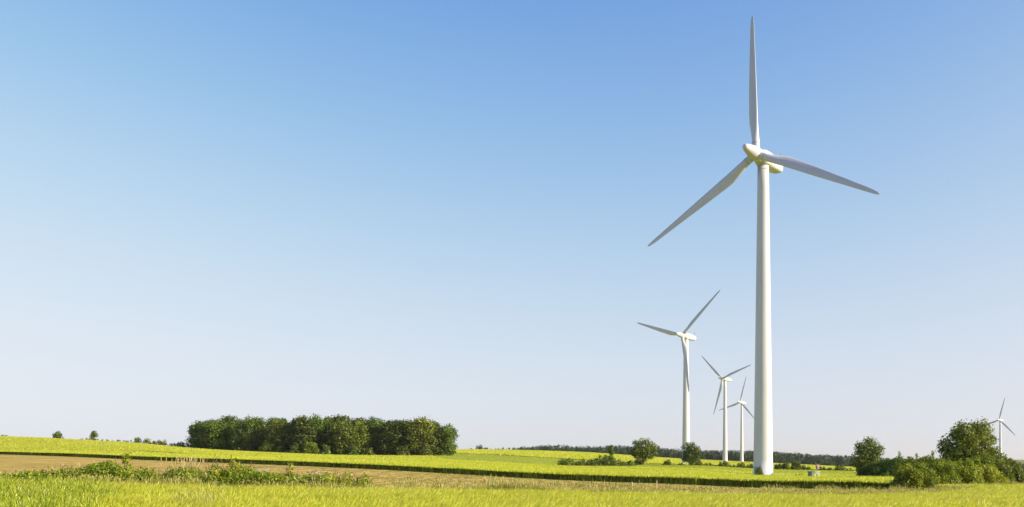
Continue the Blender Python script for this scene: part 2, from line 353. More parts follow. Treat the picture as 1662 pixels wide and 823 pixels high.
# rough grass of the field margin and wild grass of the near left corner
def tall_grass(name, label, X, Y, H, wd, tmean, mat='grass', seedhead=.5, lean=.12, tsd=.2):
    n = len(X); G = Geo(); P = np.stack([X, Y, zg(X, Y)], 1)
    tn = np.clip(rng.normal(tmean, tsd, n), 0, 1); ln = rng.normal(0, lean, (n, 2)) * H[:, None] + [.06, 0]
    V, q, t = blades(P, H, ln, wd, rng, None); G.add(V, q, tn); G.F.setdefault(3, []).append(t); G.T.setdefault(3, []).append(tn)
    k = rng.uniform(0, 1, n) < seedhead
    tip = P[k] + np.concatenate([ln[k], H[k][:, None]], 1)
    for r_ in range(3):
        m = len(tip); b = tip + rng.normal(0, .03, (m, 3)) - [0, 0, .05*r_]
        V, q, t = blades(b, rng.uniform(.05, .13, m), rng.normal(0, .04, (m, 2)), max(.015, wd*.9), rng, None)
        tt = np.clip(rng.normal(tmean + .28, .15, m), 0, 1); G.add(V, q, tt); G.F[3].append(t + G.n - len(V)); G.T[3].append(tt)
    o = link(name, G.mesh(name, M[mat])); tag(o, label, 'grass', kind='stuff'); return o
n = 70000; t = rng.uniform(TL, .50, n); off = rng.gamma(1.6, .55, n); Y = d_margin(t) - .4 + off*(1 + 1.2*(t > .2)); X = t*Y
pat = wob(X, Y, 1.3, 21); H = np.clip(.8 + .24*pat + rng.normal(0, .13, n), .12, 1.25) * np.where((t > U(1235)) & (t < U(1560)), 1.12, 1) * np.exp(-off*.16)
tall_grass('rough_grass', 'rough pale grass strip between barley and ploughed field', X, Y, H, .018, .52)
n = 80000; t = rng.uniform(-.62, -.36, n); s = rng.uniform(0, 1, n); Y = 15 + 21*s; X = t*Y
keep = rng.uniform(0, 1, n) < np.clip((-.385 - t + .03*wob(X, Y, 2, 5)) / .06, 0, 1)
X, Y = X[keep], Y[keep]; n = len(X)
tall_grass('wild_grass', 'dull green wild grass with brownish seed heads in the near left corner', X, Y, np.clip(.80 + .1*wob(X, Y, 1.5, 6) + rng.normal(0, .1, n), .3, 1.3), .012, .10, mat='barley', seedhead=.5, tsd=.14)
n = 260; u = np.concatenate([rng.normal(315, 22, 170), rng.normal(60, 40, 90)]); Y = rng.uniform(22, 31, n); X = U(u)*Y
tall_grass('panicle_grass', 'dark-headed grass panicles standing above the barley', X, Y, rng.uniform(.85, 1.05, n), .014, .45, seedhead=1)
# seedlings in the ploughed field
n = 90000; t = rng.uniform(-.5, .40, n); s = rng.uniform(0, 1, n); Y = d_margin(t)*(d_wall(t)/d_margin(t))**s; X = t*Y
c = np.round((X + Y)/1.414/.9)*.9*1.414 - (X + Y); X = X + c/2; Y = Y + c/2
k = rng.uniform(0, 1, n) < np.clip(.30 + .3*wob(X, Y, 9, 31) + 1.1*t, .05, 1)
X, Y = X[k], Y[k]; n = len(X)
crop_stuff('seedlings', 'small green seedlings in rows on the brown ploughed field', 'seedlings', X, Y, .04, rng.uniform(.04, .13, n), rng.normal(0, .06, (n, 2)), .07, rng, M['grass'], np.clip(rng.normal(.45, .22, n), 0, 1))

# ---------------------------------------------------------------- trees and shrubs
def leaf_quads(Cc, Nn, size, rng):
    n = len(Cc); Nn = unit(Nn); r = unit(rng.normal(size=(n, 3))); a = unit(np.cross(Nn, r)); b = np.cross(Nn, a)
    s = (size*rng.uniform(.6, 1.35, n))[:, None]
    V = np.stack([Cc - a*s*.6, Cc + b*s*.32 - Nn*s*.08, Cc + a*s*.6, Cc - b*s*.32 - Nn*s*.08], 1).reshape(-1, 3)
    return V, np.arange(n)[:, None]*4 + np.array([[0, 1, 2, 3]])

def crown_mesh(name, lobes, per_area, size, rng, mat, fill=.45, tmean=.45, ragged=.25):
    """lobes: list of (centre, radii); leaves spread through the outer part of every lobe, kept outside the other lobes' cores"""
    G = Geo(); Cs = np.array([l[0] for l in lobes]); Rs = np.array([l[1] for l in lobes])
    for c, r in lobes:
        n = max(8, int(3.4 * per_area * (r[0]*r[1] + r[0]*r[2] + r[1]*r[2]) * 4 / size**2))
        d = unit(rng.normal(size=(n, 3)))
        rad = rng.uniform(0, 1, n)**fill; rad = rad * (1 + rng.normal(0, ragged*.35, n) + ragged*np.abs(np.sin(d[:, 0]*5 + c[0]*3)*np.sin(d[:, 2]*6 + c[1]*2))*.5)
        P = c + d*rad[:, None]*r
        q = (P[:, None] - Cs[None]) / Rs[None]; inside = (np.sum(q*q, 2) < .42**2).sum(1)
        k = (inside == 0) | (rng.uniform(0, 1, n) < .12)
        P = P[k]; d = d[k]; m = len(P)
        if not m: continue
        V, Q = leaf_quads(P, d*1.0 + rng.normal(0, .55, (m, 3)) + [0, 0, .25], size, rng)
        G.add(V, Q, np.clip(tmean + rng.normal(0, .15) + rng.normal(0, .17, m), 0, 1))
    return G.mesh(name, mat)

def branch_mesh(name, H, ht, r0, lobes, rng, mat, nl=9):
    """tapered trunk, forks and limbs reaching to the lobes"""
    G = Geo(); k = 7; zz = np.linspace(0, ht*1.25, k)
    wb = np.cumsum(rng.normal(0, .02*H, (k, 2)), 0)*.35; wb[0] = 0
    rr = r0*(1 - .55*np.linspace(0, 1, k)); rr[0] *= 1.35
    path = np.concatenate([wb, zz[:, None]], 1); G.add(*tube(path, rr, 9))
    top = path[-1]
    idx = rng.permutation(len(lobes))[:nl]
    for i_ in idx:
        c = np.array(lobes[i_][0]); s0 = path[rng.integers(k//2, k)]
        mid = s0 + (c - s0)*.5 + [0, 0, -.06*H*rng.uniform(0, 1)] + rng.normal(0, .02*H, 3)
        G.add(*tube([s0, (s0+mid)/2 + rng.normal(0, .01*H, 3), mid, (mid+c)/2 + rng.normal(0, .015*H, 3), c], r0*np.array([.5, .42, .32, .2, .07]), 6))
    return G.mesh(name, mat, smooth=True)

def make_lobes(rng, W, H, z0, n, shape='round', lob=.2):
    """lobes packed in the crown envelope from height z0 to H"""
    L_ = []; hc = H - z0
    for i_ in range(n):
        for _ in range(30):
            if shape in ('round', 'dome', 'bush'):
                cz = {'round': .47, 'dome': .36, 'bush': .12}[shape]; r = lob*rng.uniform(.6, 1.3)*min(W, hc*1.15)
                surf = i_ < n*.78; ns = max(1, int(n*.78))
                zc_ = 1 - 2*(i_ + .5)/ns if surf else rng.uniform(-1, 1); ga = i_*2.39996 if surf else rng.uniform(0, 6.283)
                if shape == 'bush': zc_ = .5*zc_ + .45
                d3 = np.array([math.cos(ga)*math.sqrt(max(0, 1 - zc_**2)), math.sin(ga)*math.sqrt(max(0, 1 - zc_**2)), zc_]) + rng.normal(0, .12, 3); d3 /= np.linalg.norm(d3)
                q = rng.uniform(.80, 1.04) if surf else rng.uniform(.1, .7); hz_ = (hc*(1 - cz) - .75*r) if d3[2] > 0 else (hc*cz - .45*r)
                c = np.array([d3[0]*q*(W/2 - .8*r), d3[1]*q*(W/2 - .8*r), z0 + hc*cz + d3[2]*q*max(.1*r, hz_)])
                break
            zf = rng.uniform(0, 1)**.85
            if shape == 'round': env = np.sqrt(max(.02, 1 - ((zf - .42)/.62)**2))
            elif shape == 'dome': env = np.sqrt(max(.02, 1 - ((zf - .25)/.80)**2))
            elif shape == 'tall': env = .55 + .45*np.sin(np.pi*min(1, zf*1.05 + .1)); env *= (1 if zf < .75 else (1 - (zf - .75)*2.6))
            elif shape == 'cone': env = max(.08, 1 - zf)
            elif shape == 'bush': env = np.sqrt(max(.03, 1 - (zf*.95)**2.2))
            a = rng.uniform(0, 2*np.pi); q = rng.uniform(.15, 1)**.5
            r = lob*rng.uniform(.65, 1.25)*min(W, hc*1.1)
            rad = max(0, W/2*env*rng.uniform(.86, 1.08) - r*.75)*q
            c = np.array([np.cos(a)*rad, np.sin(a)*rad, z0 + np.clip(zf*hc, r*.5, hc - r*.7)])
            if all(np.linalg.norm(c - l[0]) > .55*max(r, l[1][0]) for l in L_): break
        L_.append((c, np.array([r, r, r*rng.uniform(.7, .95)])))
    zt = max(c[2] + r[2]*.95 for c, r in L_); xt = max(math.hypot(c[0], c[1]) + r[0]*.9 for c, r in L_)   # fill the stated height and width
    return [(c*[W/2/xt, W/2/xt, H/zt], r*[min(1.5, W/2/xt), min(1.5, W/2/xt), min(1.5, H/zt)]) for c, r in L_]

def build_tree(kind, loc, W, H, seed, label, cat='tree', group=None, mat='tree_leaf', trunk=.25, n=26, shape='round', leaf=.3, per=.5, lob=.2, r0=None, rz=0, tmean=.45, ragged=.25, fill=.45):
    rg = np.random.default_rng(seed); root = empty(kind, loc, rz); tag(root, label, cat, group)
    lobes = make_lobes(rg, W, H, H*trunk, n, shape, lob)
    link('trunk', branch_mesh('trunk', H, H*max(trunk, .2), r0 or H*.024, lobes, rg, M['bark']), root)
    link('crown', crown_mesh('crown', lobes, per, leaf, rg, M[mat], tmean=tmean, ragged=ragged, fill=fill), root)
    return root

def build_shrub(kind, loc, W, Dp, H, seed, label, cat='shrub', group=None, mat='shrub_leaf', n=18, leaf=.2, per=.55, lob=.24, rz=0, tmean=.5, sprigs=0, shape='bush', ragged=.3):
    rg = np.random.default_rng(seed); root = empty(kind, loc, rz); tag(root, label, cat, group)
    lobes = make_lobes(rg, W, H, 0, n, shape, lob); s = Dp/W
    lobes = [(c*[1, s, 1], r*[1, max(.6, min(1, s)), 1]) for c, r in lobes]
    for k in range(sprigs):
        x = rg.uniform(-.42, .42)*W; lobes.append((np.array([x, rg.uniform(-.2, .2)*Dp, H*rg.uniform(.93, 1.05)]), np.array([.05*H, .05*H, .13*H])))
    G = Geo()
    for k in range(7):
        c = lobes[rg.integers(len(lobes))][0]; b = np.array([c[0]*.02, c[1]*.02, 0])
        G.add(*tube([b, (b+c)/2 + rg.normal(0, .03*H, 3), c], H*np.array([.02, .014, .005]), 5))
    link('stems', G.mesh('stems', M['bark']), root)
    link('foliage', crown_mesh('foliage', lobes, per, leaf, rg, M[mat], tmean=tmean, ragged=ragged), root)
    return root

def copy_thing(o, loc, rz, sc, label=None):
    c = o.copy(); C.objects.link(c); c.location = loc; c.rotation_euler = (0, 0, rz); c.scale = sc
    if label: c['label'] = label
    for ch in list(o.children):
        d = ch.copy(); C.objects.link(d); d.parent = c
    return c

def px(n_, d): return n_*d/F      # photo pixels at distance d -> metres
def hgt(u, ytop, d): return (HY - ytop)/F*d - at(u, d)[2]   # height of something reaching photo row ytop

# ---- the dense wood on the field edge
WG = 'trees of the dense wood'
WL = 'dark broadleaf tree crowded among the others in the dense wood'
rg = np.random.default_rng(77)
top = lambda u: np.interp(u, [310, 322, 345, 352, 420, 500, 545, 560, 600, 640, 680, 705, 722, 742], [688, 682, 678, 675, 676, 674, 672, 677, 677, 680, 677, 682, 686, 692])
protos = []
for k, (tr, sh, mt) in enumerate([(.12, 'tall', .42), (.08, 'tall', .5), (.06, 'round', .36), (.05, 'tall', .3), (.03, 'round', .55), (.2, 'tall', .45)]):
    protos.append(build_tree('broadleaf_tree', (0, 0, -400), 9.0, 15.0, 100+k, WL, 'tree', WG, 'wood_leaf', tr, 34, sh, .62, .5, .22, r0=.26, tmean=mt, ragged=.55))
used = set()
def wood_tree(u, d, k, ytop, wpx, label=None):
    p = at(u, d); H = hgt(u, ytop, d); Wd = px(wpx, d); sc = (Wd/9, Wd/9, H/15)
    if k in used: return copy_thing(protos[k], p, rg.uniform(0, 6.28), sc, label or WL)
    used.add(k); o = protos[k]; o.location = p; o.rotation_euler = (0, 0, rg.uniform(0, 6.28)); o.scale = sc
    if label: o['label'] = label
    return o
for row, (d0, st, cnt) in enumerate([(404, 17.5, 24), (420, 22, 19), (440, 24, 17)]):
    for q in range(cnt):
        u = 322 + (q + .5*(row % 2))*st + rg.uniform(-5, 5)
        if u > 722: continue
        d = d0 + rg.uniform(-4, 4) + np.interp(u, [310, 400, 480], [30, 12, 0])
        wood_tree(u, d, int(rg.integers(6)), top(u) + rg.uniform(-2.5, 9)*(1 if row == 0 else .6), rg.uniform(36, 54))
wood_tree(323, 436, 0, 684, 30, 'leftmost tree of the dense wood with sky showing between its lower branches')
wood_tree(728, 402, 4, 688, 34, 'rightmost tree of the dense wood with a loose ragged crown')
wood_tree(560, 399, 4, 690, 44, 'yellow-green sunlit tree in the middle front of the dense wood')
SH = 'bushy undergrowth shrub along the foot of the dense wood'
for q, (u, w_, yt) in enumerate([(395, 30, 720), (432, 26, 716), (455, 22, 722), (478, 24, 718), (504, 36, 716), (528, 22, 720), (573, 24, 724), (600, 20, 726), (350, 26, 722), (655, 26, 722), (690, 24, 722)]):
    d = 396 + np.interp(u, [310, 400, 480], [34, 14, 0])
    build_shrub('shrub', at(u, d), px(w_, d), px(w_*.8, d), hgt(u, yt, d), 200+q,
                'round pale grey-green shrub in front of the middle of the dense wood' if u == 504 else SH, group='undergrowth of the dense wood', mat='shrub_leaf' if u in (504, 432) else 'wood_leaf', leaf=.5, n=12, tmean=.5)

for q, u in enumerate(range(322, 726, 17)):
    d = 415 + np.interp(u, [310, 400, 480], [34, 14, 0]); w_ = 24 + 6*math.sin(q*2.1)
    build_shrub('shrub', at(u, d), px(w_, d), px(w_, d), hgt(u, 722 + 3*math.sin(q*1.7) + (2 if u > 500 else 0), d), 240+q, SH, group='undergrowth of the dense wood', mat='wood_leaf', leaf=.55, n=10, tmean=.4)

# ---- trees on the left skyline
build_tree('broadleaf_tree', at(93.5, 505), px(18, 505), hgt(93.5, 699, 505), 301, 'small round tree alone on the left skyline of the hill field', trunk=.12, n=16, leaf=.5, lob=.24, mat='wood_leaf', tmean=.6)
build_tree('broadleaf_tree', at(153, 500), px(16, 500), hgt(153, 698.5, 500), 302, 'upright oval tree on the left skyline beside a low hedge', trunk=.1, n=16, shape='tall', leaf=.5, lob=.24, mat='wood_leaf', tmean=.6)
LS = 'low dark shrub in the broken hedge on the left skyline'
for q, (u, w_, yt) in enumerate([(5, 16, 706.5), (131, 10, 712.5), (142, 12, 711.5), (168, 20, 714), (184, 18, 714.5), (198, 16, 715), (209, 16, 715), (223, 14, 710.5), (237, 14, 712), (247, 16, 716), (254, 16, 715), (264, 15, 714.5), (280, 12, 719.5), (291, 14, 717.5), (300, 14, 719), (308, 14, 720)]):
    d = 478 - (u - 150)*.05
    build_shrub("shrub", at(u, d), px(w_*1.3, d), px(w_, d), hgt(u, yt - 1.2, d), 320+q, LS, group='broken hedge on the left skyline', mat='wood_leaf', leaf=.5, n=9, tmean=.6)

# ---- mid-distance hedge and trees in the fields
build_tree('broadleaf_tree', at(1045, 300), px(51, 300), hgt(1045, 711, 300), 401, 'wide spreading tree with a bare pale trunk beside the far hedge', trunk=.2, n=44, shape='round', leaf=.4, lob=.15, per=.42, ragged=.6, r0=.32)
build_tree('broadleaf_tree', at(1121, 290), px(36, 290), hgt(1121, 717, 290), 402, 'dark open-crowned tree in front of the second tallest wind turbine', trunk=.12, n=34, shape='round', leaf=.32, lob=.16, per=.5, mat='wood_leaf', tmean=.3, ragged=.55)
build_tree('broadleaf_tree', at(992, 286), px(17, 286), hgt(992, 722, 286), 403, 'slim upright tree rising out of the low hedge', trunk=.1, n=16, shape='tall', leaf=.34, lob=.24, mat='wood_leaf', tmean=.45)
build_tree('broadleaf_tree', at(1409, 200), px(53, 200), hgt(1409, 708.5, 200), 404, 'round-topped tree standing behind the dark left end of the hedge', trunk=.02, n=56, shape='round', leaf=.34, lob=.18, per=.36, ragged=.6, tmean=.5)
build_tree('broadleaf_tree', at(1574, 122), px(104, 122), hgt(1574, 682, 122), 405, 'large dense tree rising behind the sunlit hedge near the right edge', trunk=.03, n=90, shape='dome', leaf=.27, lob=.125, per=.52, tmean=.66, ragged=.5)
HG = 'shrubs along the edge of the green strip'
mid = [(918, 18, 743, 283), (936, 26, 745, 283), (955, 30, 744, 282), (975, 28, 741, 284), (985, 20, 738, 287), (1000, 26, 745, 282), (1018, 24, 749, 280), (1021.7, 14, 746, 290),
       (1036, 13, 742, 296), (1083, 14, 746, 298), (1105.5, 11, 751, 298), (1133.6, 14, 745.5, 297), (1149, 14, 751, 298), (1160, 12, 754, 298), (1175, 19, 747.5, 297), (1189, 12, 754, 298), (1203, 14, 750, 298),
       (1217.5, 14, 752, 298), (1263.5, 13, 751.5, 298), (1275, 13, 749.5, 298), (1292, 16, 747.5, 298), (1303, 12, 754, 298), (1310, 14, 756.5, 298), (1335, 13, 756.5, 298), (1347, 12, 758.5, 298), (1363, 17, 754, 298), (1379, 14, 759.5, 298), (1395, 12, 759, 298)]
lab = {918: 'left end shrub of the long low dark hedge in the middle field', 936: 'low dark shrub second from the left end of the long hedge', 955: 'dark shrub in the middle of the long low hedge', 975: 'taller dark shrub left of the slim upright tree in the hedge',
       985: 'dark shrub at the foot of the slim upright tree', 1000: 'low shrub right of the slim upright tree in the hedge', 1018: 'very low right end of the long dark hedge', 1021.7: 'small shrub just left of the wide spreading tree',
       1036: 'dark bush growing against the trunk of the wide spreading tree', 1083: 'round dark bush alone between the two field trees', 1105.5: 'small bush at the left foot of the dark open-crowned tree',
       1133.6: 'bush just right of the dark open-crowned tree', 1175: 'broad bush below the third wind turbine', 1203: 'bush below the fourth wind turbine'}
for q, (u, w_, yt, d) in enumerate(mid):
    build_shrub('shrub', at(u, d), px(w_*(1.75 if u < 1020 else 1.3), d), px(w_*1.2, d), hgt(u, yt, d), 430+q,
                lab.get(u, ('small bush on the green strip left of the tallest tower' if u < 1240 else 'small bush on the green strip right of the tallest tower')), group=HG, mat='wood_leaf' if u < 1035 else 'tree_leaf', leaf=.32, n=16, tmean=.45)

# ---- far skyline bushes in the middle
CL = 'small dark shrub on the far crest right of the wood'
for q, (u, w_, yt) in enumerate([(752, 12, 728), (763, 10, 727.5), (778, 14, 721.5), (788, 9, 726), (800, 14, 728), (812, 16, 726), (824, 14, 726.5)]):
    d = 820; build_shrub('shrub', at(u, d), px(w_*1.2, d), px(w_, d), hgt(u, yt, d), 480+q, 'tallest shrub on the far crest right of the wood' if u == 778 else CL, group='shrubs on the far crest', mat='far_leaf', leaf=.8, n=8, tmean=.5)

# ---- distant wood, one mass
rgf = np.random.default_rng(9); GF = Geo()
def far_crown(u, d, ytop, wpx, conif):
    p = at(u, d); H = hgt(u, ytop, d); W_ = px(wpx, d)
    lobes = make_lobes(rgf, W_, H, 0, 13 if not conif else 14, 'cone' if conif else 'tall', .3 if not conif else .2)
    tm = rgf.uniform(.2, .5) if rgf.uniform() > .12 else rgf.uniform(.7, .9)
    for c, r in lobes:
        m = 56; dd = unit(rgf.normal(size=(m, 3))); P = p + c + dd*r*(rgf.uniform(.5, 1.1, m)[:, None])
        V, Q = leaf_quads(P, dd + rgf.normal(0, .5, (m, 3)), 1.15, rgf); GF.add(V, Q, np.clip(tm + rgf.normal(0, .15, m), 0, 1))
    GF.add(*tube([p, p + [0, 0, H*.5]], [.3, .15], 5), tint=0)
ftop = lambda u: np.interp(u, [832, 850, 870, 905, 930, 960, 1000, 1060, 1100, 1140, 1170, 1230, 1262, 1290, 1320, 1360, 1420, 1500, 1600, 1662, 1760], [727, 725.5, 723.5, 723, 724.5, 724.5, 723.5, 725.5, 730, 731.5, 731, 731, 734, 735.5, 738, 739, 743, 746, 749, 753, 757])
for row in range(4):
    u = 834
    while u < 1760:
        d = 1255 + row*30 + rgf.uniform(-10, 10) + np.interp(u, [834, 1000, 1250, 1450, 1662], [60, 50, 0, 40, 110])
        far_crown(u, d, ftop(u) + rgf.choice([0, 0, 1]) * rgf.uniform(-1.5, 0) + rgf.uniform(-.8, 2.6) - (.4*row if row < 3 else 0), rgf.uniform(13, 21), rgf.uniform() < np.interp(u, [834, 950, 1080, 1400], [.1, .2, .5, .6]))
        u += rgf.uniform(5, 9)
o = link('distant_wood', GF.mesh('distant_wood', M['far_leaf'])); tag(o, 'long band of distant dark wood along the horizon on the right', 'wood', kind='stuff')

# ---- hedge at the right, shrub by shrub
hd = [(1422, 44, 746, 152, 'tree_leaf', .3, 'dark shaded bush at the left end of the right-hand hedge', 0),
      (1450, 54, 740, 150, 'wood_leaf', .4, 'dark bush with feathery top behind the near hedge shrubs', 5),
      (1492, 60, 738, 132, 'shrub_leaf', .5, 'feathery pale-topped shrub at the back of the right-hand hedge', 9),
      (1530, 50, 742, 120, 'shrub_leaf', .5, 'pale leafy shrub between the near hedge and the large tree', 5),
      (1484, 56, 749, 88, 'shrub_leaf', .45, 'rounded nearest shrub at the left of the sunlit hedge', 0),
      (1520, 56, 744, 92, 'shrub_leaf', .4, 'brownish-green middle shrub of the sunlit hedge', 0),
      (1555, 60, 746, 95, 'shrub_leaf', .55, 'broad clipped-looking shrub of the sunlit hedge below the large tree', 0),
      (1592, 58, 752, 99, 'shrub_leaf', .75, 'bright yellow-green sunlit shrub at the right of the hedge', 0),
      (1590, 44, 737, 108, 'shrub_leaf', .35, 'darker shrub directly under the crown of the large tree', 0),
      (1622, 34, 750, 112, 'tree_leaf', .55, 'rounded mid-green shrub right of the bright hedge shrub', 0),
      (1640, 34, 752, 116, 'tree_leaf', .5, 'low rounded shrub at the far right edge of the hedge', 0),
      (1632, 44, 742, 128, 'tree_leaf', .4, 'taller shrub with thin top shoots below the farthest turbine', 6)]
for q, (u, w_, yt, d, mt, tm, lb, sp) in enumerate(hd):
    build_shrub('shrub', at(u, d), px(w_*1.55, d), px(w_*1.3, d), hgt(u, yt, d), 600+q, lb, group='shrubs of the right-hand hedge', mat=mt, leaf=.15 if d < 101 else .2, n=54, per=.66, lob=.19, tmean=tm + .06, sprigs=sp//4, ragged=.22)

# ---- brambles and herbs of the field margin
def build_bramble(u, wpx, yt, seed, label, off=1.1, n=13, leaf=.085, arch=8, per=.33, tmean=.5, kind='bramble_bush'):
    d = float(d_margin(U(u))) + off; rg = np.random.default_rng(seed); p = at(u, d)
    root = empty(kind, p); tag(root, label, 'bramble', 'brambles and herbs of the field margin')
    W_ = px(wpx, d); H = hgt(u, yt, d); lobes = make_lobes(rg, W_, H*.98, .2, int(n*1.6), 'bush', .22)
    lobes = [(c*[1, .8, 1], np.maximum(r, .15)) for c, r in lobes]
    G = Geo()
    for k in range(arch):
        x0 = rg.uniform(-.4, .4)*W_; x1 = x0 + rg.uniform(-.5, .5)*W_; hh = H*rg.uniform(.6, 1.12); y0 = rg.uniform(-.3, .3); tt = np.linspace(0, 1, 8)
        pts = np.stack([x0 + (x1 - x0)*tt, y0 + rg.normal(0, .1)*tt, hh*np.sin(tt*np.pi*rg.uniform(.5, .85))], 1)
        G.add(*tube(pts, .012*(1 - .6*tt) + .003, 4))
    link('stems', G.mesh('stems', M['stem']), root)
    link('foliage', crown_mesh('foliage', lobes, per, leaf, rg, M['bramble_leaf'], fill=.6, tmean=tmean, ragged=.5), root)
    return root
BR = [(22, 46, 773, 'pale leafy herbs at the far left of the field margin', 8, .35), (62, 50, 767, 'loose nettle-like herbs left of the dark arching bramble', 9, .4), (98, 40, 770, 'low leafy herb patch beside the arching bramble stems', 7, .4),
      (130, 42, 766, 'straggly bramble with arching dark stems and few leaves', 7, .45), (172, 50, 757, 'leafy bramble mound left of the tall sprig', 13, .5), (205, 34, 752, 'dense bright bramble below the tall leafy sprig', 12, .55),
      (205, 17, 739, 'tall leafy sprig rising above the left brambles', 13, .6), (236, 46, 762, 'bramble mound right of the tall sprig', 12, .5), (278, 60, 770, 'low dull bramble at the foot of the dry grass stems', 12, .4),
      (345, 36, 756, 'bramble mound right of the dry grass stems', 12, .5), (372, 44, 749, 'tallest rounded bramble right of the dry stems', 14, .6), (404, 36, 760, 'right shoulder of the tallest rounded bramble', 11, .5),
      (440, 44, 771, 'low mixed herbs left of the narrow leafy column', 10, .4), (470, 13, 757, 'narrow upright leafy column standing out of the margin', 13, .6), (492, 30, 778, 'low sprawling bramble right of the narrow leafy column', 8, .45),
      (528, 40, 771, 'bright green leafy bramble in the middle of the margin', 11, .6), (558, 34, 773, 'upright green bramble beside the last one on the right', 9, .6), (588, 34, 776, 'last bramble of the margin before the pale grasses', 9, .55)]
for q, (u, w_, yt, lb, nn, tm) in enumerate(BR):
    yt = yt - (8 if yt > 765 and w_ > 20 else 4)
    build_bramble(u, w_*1.45, yt, 700+q, lb, n=nn, off=1.0 + .25*(q % 3), tmean=tm, leaf=.10, per=.45, arch=3 if w_ < 20 else 9)

# tangled leafy undergrowth between the brambles
n = 66000; t = rng.uniform(TL, U(640), n); u_ = t*F + CX; prof = np.interp(u_, [-200, 0, 60, 130, 180, 230, 290, 350, 400, 440, 520, 580, 640], [.98, 1.0, 1.08, 1.12, 1.4, 1.3, 1.1, 1.35, 1.35, 1.1, 1.15, 1.05, .4])
off = rng.gamma(2.2, .38, n); Y = d_margin(t) + off; X = t*Y; cl = wob(X, Y, .45, 41); prof = prof*(1 + .22*wob(X, Y, .7, 43) + .18*cl)
P = np.stack([X, Y, zg(X, Y) + prof*rng.uniform(0, 1, n)**.6], 1); k = rng.uniform(0, 1, n) < np.clip(np.interp(t*F + CX, [0, 90, 160], [.45, .5, .75])[:] + .5*cl, .06, 1); P = P[k]; cl = cl[k]; m = len(P)
G = Geo(); V, Q = leaf_quads(P, rng.normal(0, .6, (m, 3)) + [0, -.2, .5], .085, rng); G.add(V, Q, np.clip(rng.normal(.38, .2, m) + .15*cl, 0, 1))
o = link('undergrowth', G.mesh('undergrowth', M['bramble_leaf'])); tag(o, 'tangled leafy undergrowth along the field margin on the left', 'undergrowth', kind='stuff')
n = 900; t = rng.uniform(TL, U(620), n); Y = d_margin(t) + rng.gamma(2, .35, n); X = t*Y; G = Geo()
for x, y in zip(X, Y):
    z = float(zg(x, y)); a = rng.uniform(0, 6.28); l = rng.uniform(.4, 1.1); h = rng.uniform(.4, 1.0); tt = np.linspace(0, 1, 6)
    G.add(*tube(np.stack([x + np.cos(a)*l*tt, y + np.sin(a)*l*tt*.5, z + h*np.sin(tt*rng.uniform(1.6, 2.8))], 1), .007 - .004*tt, 3), tint=rng.uniform())
o = link('dead_canes', G.mesh('dead_canes', M['stem'])); tag(o, 'brown arching dead canes tangled through the field margin', 'canes', kind='stuff')

def grass_clump(u, wpx, n, ylo, yhi, seed, label, mat='straw', off=.9, wd=.013, lean=.1, kind='dry_grass_clump', cat='grass clump', group=None, flower=False):
    d = float(d_margin(U(u))) + off; rg = np.random.default_rng(seed); p = at(u, d); root = empty(kind, p); tag(root, label, cat, group)
    W_ = px(wpx, d); H = np.array([hgt(u, y_, d) for y_ in rg.uniform(ylo, yhi, n)])
    P = np.stack([rg.normal(0, W_*.28, n), rg.normal(0, .25, n), np.zeros(n)], 1)
    ln = rg.normal(0, lean, (n, 2))*H[:, None]
    V, q, t = blades(P, H, ln, wd, rg, None); tn = rg.uniform(0, 1, n)
    G = Geo(); G.add(V, q, tn); G.F[3] = [t]; G.T[3] = [tn]
    tip = P + np.concatenate([ln, H[:, None]], 1)
    if not flower:
        for r_ in range(2):
            b = tip + rg.normal(0, .015, tip.shape) - [0, 0, .1 + .06*r_]
            V, q, t = blades(b, rg.uniform(.12, .22, n), ln*.1 + rg.normal(0, .02, (n, 2)), .018, rg, None); G.add(V, q, tn); G.F[3].append(t + G.n - len(V)); G.T[3].append(tn)
    link('foliage', G.mesh('foliage', M[mat]), root)
    if flower:
        for c in tip:
            G = Geo(); k = 14; a = rg.uniform(0, 6.28, k); r = .06*np.sqrt(rg.uniform(0, 1, k))
            V, Q = leaf_quads(c + np.stack([np.cos(a)*r, np.sin(a)*r, .01 - r*.15], 1), np.tile([[0, -.4, 1.]], (k, 1)), .05, rg)
            link('flower_head', G.add(V, Q).mesh('flower_head', M['petal']), root)
    return root
grass_clump(296, 60, 150, 740, 775, 801, 'tall straw-coloured dry stems between the two bramble mounds')
grass_clump(258, 30, 12, 750, 778, 802, 'few leaning dry stems left of the straw-coloured clump', lean=.2)
grass_clump(118, 30, 6, 745, 765, 803, 'sparse dry stalks leaning over the straggly bramble', lean=.22, wd=.014)
grass_clump(150, 20, 4, 745, 762, 804, 'few thin dry stalks left of the left bramble mound', wd=.014)
GG = 'pale grass tufts of the margin'
for q, (u, w_, yl, yh, lb) in enumerate([(672, 26, 773, 792, 'pale grass tuft right of the last bramble'), (722, 40, 775, 794, 'wide pale grass tuft left of the white umbels'), (801, 20, 771, 794, 'tall bright grass tuft alone in the middle of the margin'),
                            (872, 40, 782, 796, 'low pale grasses right of the tall bright tuft'), (905, 30, 781, 796, 'low pale grasses left of the seed-headed pair'), (968, 50, 778, 797, 'seed-headed grasses below the low hedge'), (1000, 30, 783, 798, 'thin grasses left of the marker stake')]):
    grass_clump(u, w_, 70, yl, yh, 820+q, lb, mat='grass', kind='grass_tuft', group=GG, lean=.13)
